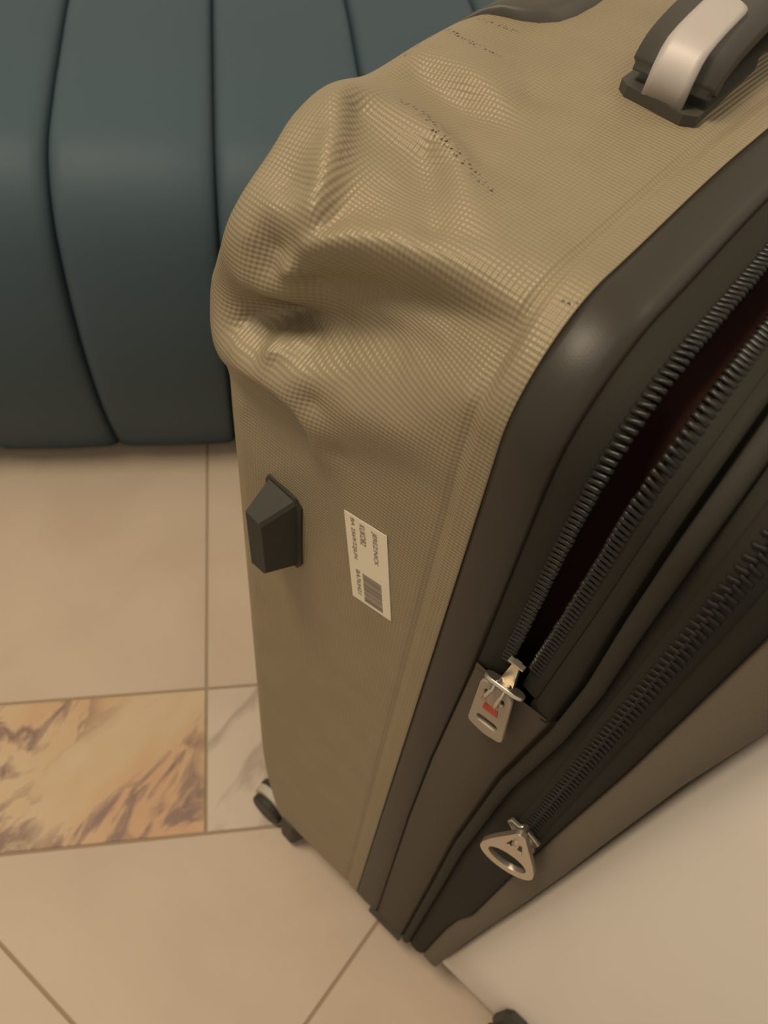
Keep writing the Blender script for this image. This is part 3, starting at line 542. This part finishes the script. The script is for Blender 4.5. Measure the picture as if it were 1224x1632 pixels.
# --- rubber side foot (a tapered block on a thin flange)
def ringpoly(pts, v): return [L(u, v, z) for u, z in pts]
foot = finish(loft([ringpoly([(-0.1945, 0.6340), (-0.1750, 0.6316), (-0.1705, 0.6270), (-0.1690, 0.5775), (-0.1715, 0.5720), (-0.1920, 0.5715), (-0.1955, 0.5760), (-0.1960, 0.6300)], v) for v in (0.1802, 0.1784)]), 'side_foot', PLASTIC2, case, 0.0006, 2)
finish(loft([ringpoly([(-0.1935, 0.6322), (-0.1752, 0.6300), (-0.1735, 0.6280), (-0.1722, 0.5745), (-0.1740, 0.5730), (-0.1935, 0.5730)], 0.1788),
             ringpoly([(-0.1922, 0.6222), (-0.1826, 0.6206), (-0.1808, 0.6185), (-0.1784, 0.5790), (-0.1796, 0.5770), (-0.1897, 0.5775)], 0.1606)]), 'foot_block', PLASTIC2, foot, 0.0020, 4)

# --- rear cap of the pull-handle housing, wrapped over the top back edge
ub = -0.2375
cap_front = [(ub - 0.002, 0.3190), (-0.2345, 0.3262), (-0.2300, 0.3400), (-0.2245, 0.3495), (-0.2170, 0.3540), (-0.2090, 0.3570), (-0.2020, 0.3620), (-0.1965, 0.3705), (-0.1945, 0.3830), (-0.1950, 0.3990), (-0.1975, 0.4200)]
cap_out = cap_front + [(p[0], 0.84 - p[1]) for p in cap_front[::-1]]
def cap_z(u, v):
    s = A0 + (v - VL - R0); z = prof(min(max(s, A0), A0 + TW))[0][1]
    t = (ub + 0.021) - u
    return z - (0.020 - math.sqrt(max(0.020 ** 2 - max(t, 0) ** 2, 0.0))) if t > 0 else z
grid = []
rows_v = sorted(set([p[1] for p in cap_out]))
V = []; F = []
nu = 12
for v in rows_v:
    vv = v if v <= 0.42 else 0.84 - v
    uf = float(np.interp(vv, [p[1] for p in cap_front], [p[0] for p in cap_front]))
    for k in range(nu + 1):
        u = uf + (ub - 0.0035 - uf) * k / nu
        lift = 0.0046 if k > 0 else 0.0
        V.append(L(u, v, cap_z(max(u, ub + 0.0012), v) + lift * (0.72 if k == 1 else 1)))
    V.append(L(ub - 0.0045, v, 0.72))
w_ = nu + 2
for i in range(len(rows_v) - 1):
    for k in range(w_ - 1): F.append((i * w_ + k, i * w_ + k + 1, (i + 1) * w_ + k + 1, (i + 1) * w_ + k))
pydata('rear_housing_cap', V, F, PLASTIC, case)

# --- top carry handle
def hu(v, u): return u - 0.10 * (v - 0.335)      # the handle sits a touch askew, like the rim
handle = finish(loft([[L(hu(v, u), v, z) for u, v in ((-0.139, 0.3345), (-0.111, 0.3315), (-0.1055, 0.3350), (-0.1040, 0.4020), (-0.1070, 0.4150), (-0.1070, 0.4250), (-0.1040, 0.4380), (-0.1055, 0.5050), (-0.111, 0.5090), (-0.139, 0.5090), (-0.1435, 0.5050), (-0.1435, 0.3385))] for z in (0.795, 0.8062)]), 'handle_base', PLASTIC, case, 0.0026, 3)
def bar(name, path, half, th, M, parent, bev=0.002):
    """flat bar following (v, z) centre points; half = half width in u (offset centre u)"""
    rings = []
    for i, (v, z, uc, hw) in enumerate(path):
        a = path[max(i - 1, 0)]; b = path[min(i + 1, len(path) - 1)]; t = Vector((b[0] - a[0], b[1] - a[1])).normalized(); n = Vector((-t.y, t.x))
        r = []
        for du, dn in ((-hw, -th / 2), (hw, -th / 2), (hw, th / 2), (-hw, th / 2)): r.append(L(hu(v, uc + du), v + n.x * dn, z + n.y * dn))
        rings.append(r)
    return finish(loft(rings), name, M, parent, bev, 3, smooth=True)
gp = [(0.3440, 0.8090), (0.3452, 0.8120), (0.3485, 0.8160), (0.3540, 0.8192), (0.3700, 0.8230), (0.3950, 0.8255), (0.42, 0.826)]
gp = gp + [(0.84 - v, z) for v, z in gp[-2::-1]]
gp = [tuple(p) for p in smooth_poly(gp, 4)]
grip = bar('grip', [(v, z, -0.1235, 0.0185 if 0.345 < v < 0.495 else 0.017) for v, z in gp], 0, 0.0085, PLASTIC, handle, 0.0022)
def inlay(sign):
    pts = [(0.3335, 0.8036), (0.3362, 0.8140), (0.3395, 0.8200), (0.3440, 0.8232), (0.3520, 0.8252), (0.3620, 0.8268), (0.3720, 0.8280), (0.3800, 0.8288)]
    V = []; F = []; n = 7
    rows = []
    for v, z in pts: rows.append((v, z, 0.0092))
    for k in range(1, 6):
        a = math.radians(90 * k / 5); rows.append((0.3800 + 0.0092 * math.sin(a), 0.8288 + 0.0006 * k / 5, max(0.0092 * math.cos(a), 0.0002)))
    for v, z, hw in rows:
        for j in range(n):
            x = -1 + 2 * j / (n - 1); vv = v if sign > 0 else 0.84 - v
            V.append(L(hu(vv, -0.1225 + x * hw), vv, z + 0.0022 + 0.0006 * (1 - x * x)))
    m_ = len(rows)
    for i in range(m_ - 1):
        for j in range(n - 1): F.append((i * n + j, i * n + j + 1, (i + 1) * n + j + 1, (i + 1) * n + j))
    o = pydata('silver_inlay', V, F, SILVER, handle); md = o.modifiers.new('solid', 'SOLIDIFY'); md.thickness = 0.0022; md.offset = -1 if sign > 0 else 1
    return o
inlay(1); inlay(-1)

# --- upper zip slider with its pull tab
def onside(c, r, vout):
    """local plate frame: origin c=(u,z), rotation r in the side plane, vout distance in front of the face"""
    ca, sa = math.cos(r), math.sin(r)
    return lambda x, y, h: L(c[0] + x * ca - y * sa, VL - vout - h, c[1] + x * sa + y * ca)
slider = plate2d('zip_slider', arc_pts(-0.0045, 0, 0.0058, 0.0052, 100, 260, 8) + arc_pts(0.0045, 0, 0.0058, 0.0052, -80, 80, 8), [], 0.0012,
    lambda x, y, h: L(-0.0372 + x, VL - 0.0050 - 0.74 * y - 0.67 * h, 0.6245 + 0.10 * x + 0.67 * y - 0.74 * h), STEEL, case, 0.0004)
finish(loft([[L(u, v, z) for u, v in ((-0.0412, 0.1795), (-0.0335, 0.1795), (-0.0335, 0.1765), (-0.0412, 0.1765))] for z in (0.612, 0.6215)] + [[L(u, v, 0.640) for u, v in ((-0.0392, 0.181), (-0.0360, 0.181), (-0.0360, 0.179), (-0.0392, 0.179))]]), 'slider_body', STEEL, slider, 0.0006)
finish(box(*[L(-0.0415, 0, 0)[0], L(-0.0335, 0, 0)[0]], *[L(0, 0.1775, 0)[1], L(0, 0.1800, 0)[1]], 0.6395, 0.6408), 'slider_lock_pin', STEEL, slider, 0.0004)
for du in (-0.0026, 0.0026):
    c0 = L(-0.0385 + du, 0.1765, 0.6225)
    finish(tube([L(-0.0374 + du, 0.1752, 0.6262), L(-0.0376 + du, 0.1722, 0.6275), L(-0.0380 + du, 0.1695, 0.6240), L(-0.0384 + du * 1.15, 0.1684, 0.6180), L(-0.0388 + du * 1.3, 0.1690, 0.6125), L(-0.0388 + du * 1.4, 0.1722, 0.6100)], 0.0010), 'slider_loop', STEEL, slider, smooth=True)
tabf = onside((-0.0372, 0.6015), 0.08, 0.0072)
outl = arc_pts(-0.0036, 0.0170, 0.0048, 0.0050, 90, 168, 5) + arc_pts(-0.0062, -0.0185, 0.0036, 0.0034, 186, 262, 4) + arc_pts(0, -0.0190, 0.0062, 0.0044, 250, 290, 4) + arc_pts(0.0062, -0.0185, 0.0036, 0.0034, 278, 354, 4) + arc_pts(0.0036, 0.0170, 0.0048, 0.0050, 12, 90, 5)
slot = arc_pts(-0.0040, -0.0118, 0.0026, 0.0036, 90, 270, 6) + arc_pts(0.0040, -0.0118, 0.0026, 0.0036, -90, 90, 6)
holeL = arc_pts(-0.0044, 0.0132, 0.0017, 0.0034, 0, 330, 10); holeR = arc_pts(0.0044, 0.0132, 0.0017, 0.0034, 0, 330, 10)
tab = plate2d('pull_tab', outl, [slot, holeL, holeR], 0.0014, tabf, TABM, slider, 0.0005)
finish(loft([[tabf(x, y, h) for x, y in ((-0.0038, 0.0046), (0.0038, 0.0046), (0.0042, -0.0006), (-0.0042, -0.0006))] for h in (0.0009, 0.0016)]), 'red_mark', RED, slider, 0.0002)

# --- lower ring pull on its slider
ringb = plate2d('zip_slider', [(-0.0100, 0.0045), (-0.0085, 0.0085), (-0.0035, 0.0075), (-0.0005, 0.0125), (0.0025, 0.0088), (0.0100, 0.0050), (0.0082, -0.0010), (0.0096, -0.0090), (0.0045, -0.0085), (0, -0.0050), (-0.0050, -0.0020)], [], 0.0018,
    onside((0.0090, 0.4965), 0.06, 0.0030), STEEL, case, 0.0005)
PL, PR, PA = Vector((-0.0056, 0.1660, 0.4745)), Vector((0.0270, 0.1720, 0.4710)), Vector((0.0085, 0.1690, 0.5150))
pc = (PL + PR) / 2; ax = (PR - PL); ay = (PA - pc); az_ = ax.cross(ay).normalized()
def ringplace(x, y, h): q = pc + ax * x + ay * y + az_ * h; return L(q.x, q.y, q.z)
o_ = arc_pts(0, 0.02, 0.52, 0.34, 180, 360, 14) + [(0.50, 0.16), (0.40, 0.42), (0.24, 0.74), (0.13, 0.96)] + arc_pts(0, 0.97, 0.12, 0.12, 10, 170, 6) + [(-0.13, 0.96), (-0.24, 0.74), (-0.40, 0.42), (-0.50, 0.16)]
h1 = arc_pts(0, 0.08, 0.37, 0.235, 0, 345, 22)
h2 = [(-0.16, 0.56), (-0.05, 0.60), (-0.05, 0.80), (-0.10, 0.80)]; h3 = [(0.16, 0.56), (0.05, 0.60), (0.05, 0.80), (0.10, 0.80)]
def rp(x, y, h): return ringplace(x, y, h)
plate2d('ring_pull', o_, [h1, h2, h3], 0.0022, rp, STEEL, ringb, 0.0006)
finish(tube([L(0.0085, 0.1770, 0.4985), L(0.0085, 0.1700, 0.5010), L(0.0085, 0.1668, 0.5060), L(0.0085, 0.1690, 0.5105), L(0.0085, 0.1765, 0.5110)], 0.0019), 'ring_loop', STEEL, ringb, smooth=True)

# --- wheels
def disc(cu, cv, cz, r, v0, v1, n=24, chamfer=0.002):
    rings = []
    for v, rr in ((v0, r - chamfer), (v0 + chamfer, r), (v1 - chamfer, r), (v1, r - chamfer)):
        rings.append([L(cu + rr * math.cos(2 * math.pi * k / n), v, cz + rr * math.sin(2 * math.pi * k / n)) for k in range(n)])
    return loft(rings)
for cu in (-0.2150, -0.0050):
    for cv, sg in ((0.193, 1), (0.647, -1)):
        back = cu < -0.1
        if not back: cv = cv + 0.022 * sg
        if back:
            hs = finish(merge([loft([[L(u, cv + dv * sg, z) for u, dv in ((cu + 0.028, -0.015), (cu + 0.046, -0.016), (cu + 0.052, 0.0), (cu + 0.046, 0.022), (cu + 0.022, 0.022))] for z in (0.012, 0.030, 0.068)])]), 'caster_bracket', WHEEL, case, 0.003, 2)
        else:
            hs = finish(loft([[L(cu + x * k, cv + y * k, z) for x, y in ((-0.020, -0.015), (0.010, -0.015), (0.018, 0), (0.010, 0.015), (-0.020, 0.015))] for z, k in ((0.030, 0.7), (0.045, 1.0), (0.064, 1.0))]), 'caster_bracket', WHEEL, case, 0.002, 2)
        for k in (-1, 1):
            finish(disc(cu, cv, 0.025 if k * sg > 0 else 0.0205, 0.025 if k * sg > 0 else 0.0205, *sorted((cv + k * 0.0040, cv + k * 0.0130))), 'caster_wheel', WHEEL, hs, smooth=False)
        finish(disc(cu, cv, 0.025, 0.0238, cv - 0.0045, cv + 0.0045, chamfer=0.0002), 'wheel_hub', HUB, hs)
# small moulded skid along the bottom front edge
finish(loft([[L(u, v, z) for u, v in ((-0.058, 0.1790), (-0.016, 0.1785), (-0.016, 0.1950), (-0.058, 0.1950))] for z in (0.046, 0.066)]), 'base_skid', WHEEL, case, 0.003, 2)

# ------------------------------------------------------------------ pale suitcase standing in front of the gold one
CO = Vector((0.19, 0.43, 0))
cream = empty('suitcase', 'plain smooth cream hard-sided suitcase, mostly cut off at the lower right', 'suitcase', uvz_world(CO.x, CO.y, 0), YAW)
def LC(u, v, z): return (u - CO.x, v - CO.y, z - CO.z)
def rrect(u0, u1, v0, v1, r, n=6):
    pts = []
    for cu, cv, a in ((u1 - r, v1 - r, 0), (u0 + r, v1 - r, 90), (u0 + r, v0 + r, 180), (u1 - r, v0 + r, 270)):
        for k in range(n + 1): t = math.radians(a + 90 * k / n); pts.append((cu + r * math.cos(t), cv + r * math.sin(t)))
    return pts
rings = []
for z, ins, lean in ((0.034, 0.005, -0.0125), (0.0355, 0.002, -0.0125), (0.040, 0.0, -0.012), (0.15, 0.0, -0.0075), (0.26, 0.0, -0.0032), (0.35, 0.0, 0.0010), (0.44, 0.0, 0.0040), (0.61, 0.0, 0.0090), (0.70, 0.0, 0.0130), (0.715, 0.006, 0.013), (0.72, 0.018, 0.013)):
    rings.append([LC(u, v, z) for u, v in rrect(0.0400 + lean + ins, 0.33 - ins, 0.1955 + ins, 0.66 - ins, 0.004)])
finish(loft(rings), 'shell', CREAM, cream, smooth=True)
for cu, cv, sg in ((0.122, 0.188, 1), (0.27, 0.188, 1), (0.122, 0.665, -1), (0.27, 0.665, -1)):
    hs = finish(loft([[LC(cu + x * k, cv + y * sg * k, z) for x, y in ((-0.014, -0.018), (0.014, -0.020), (0.022, -0.012), (0.022, 0.030), (-0.020, 0.030), (-0.020, -0.010))] for z, k in ((0.026, 0.9), (0.050, 1.0), (0.060, 0.92))]), 'caster_bracket', WHEEL, cream, 0.003, 2)
    if cu < 0.2 and sg > 0:
        corner = finish(loft([[LC(u, v, z) for u, z in ((0.0960 + i, 0.046), (0.0970 + i, 0.094), (0.1015 + i, 0.110 - i), (0.115 - i, 0.110 - i), (0.122 - i, 0.098), (0.122 - i, 0.046))] for v, i in ((0.1965, 0.0), (0.1900, 0.0), (0.1870, 0.003))]), 'side_foot', WHEEL, cream, 0.001, 2)
    for k in (-1, 1):
        n = 20; rr = []
        for v, r in ((0.0035, 0.022), (0.0045, 0.024), (0.011, 0.024), (0.012, 0.022)): rr.append([LC(cu + r * math.cos(2 * math.pi * i / n), cv + 0.006 * sg + k * v, 0.024 + r * math.sin(2 * math.pi * i / n)) for i in range(n)])
        finish(loft(rr), 'caster_wheel', WHEEL, hs)
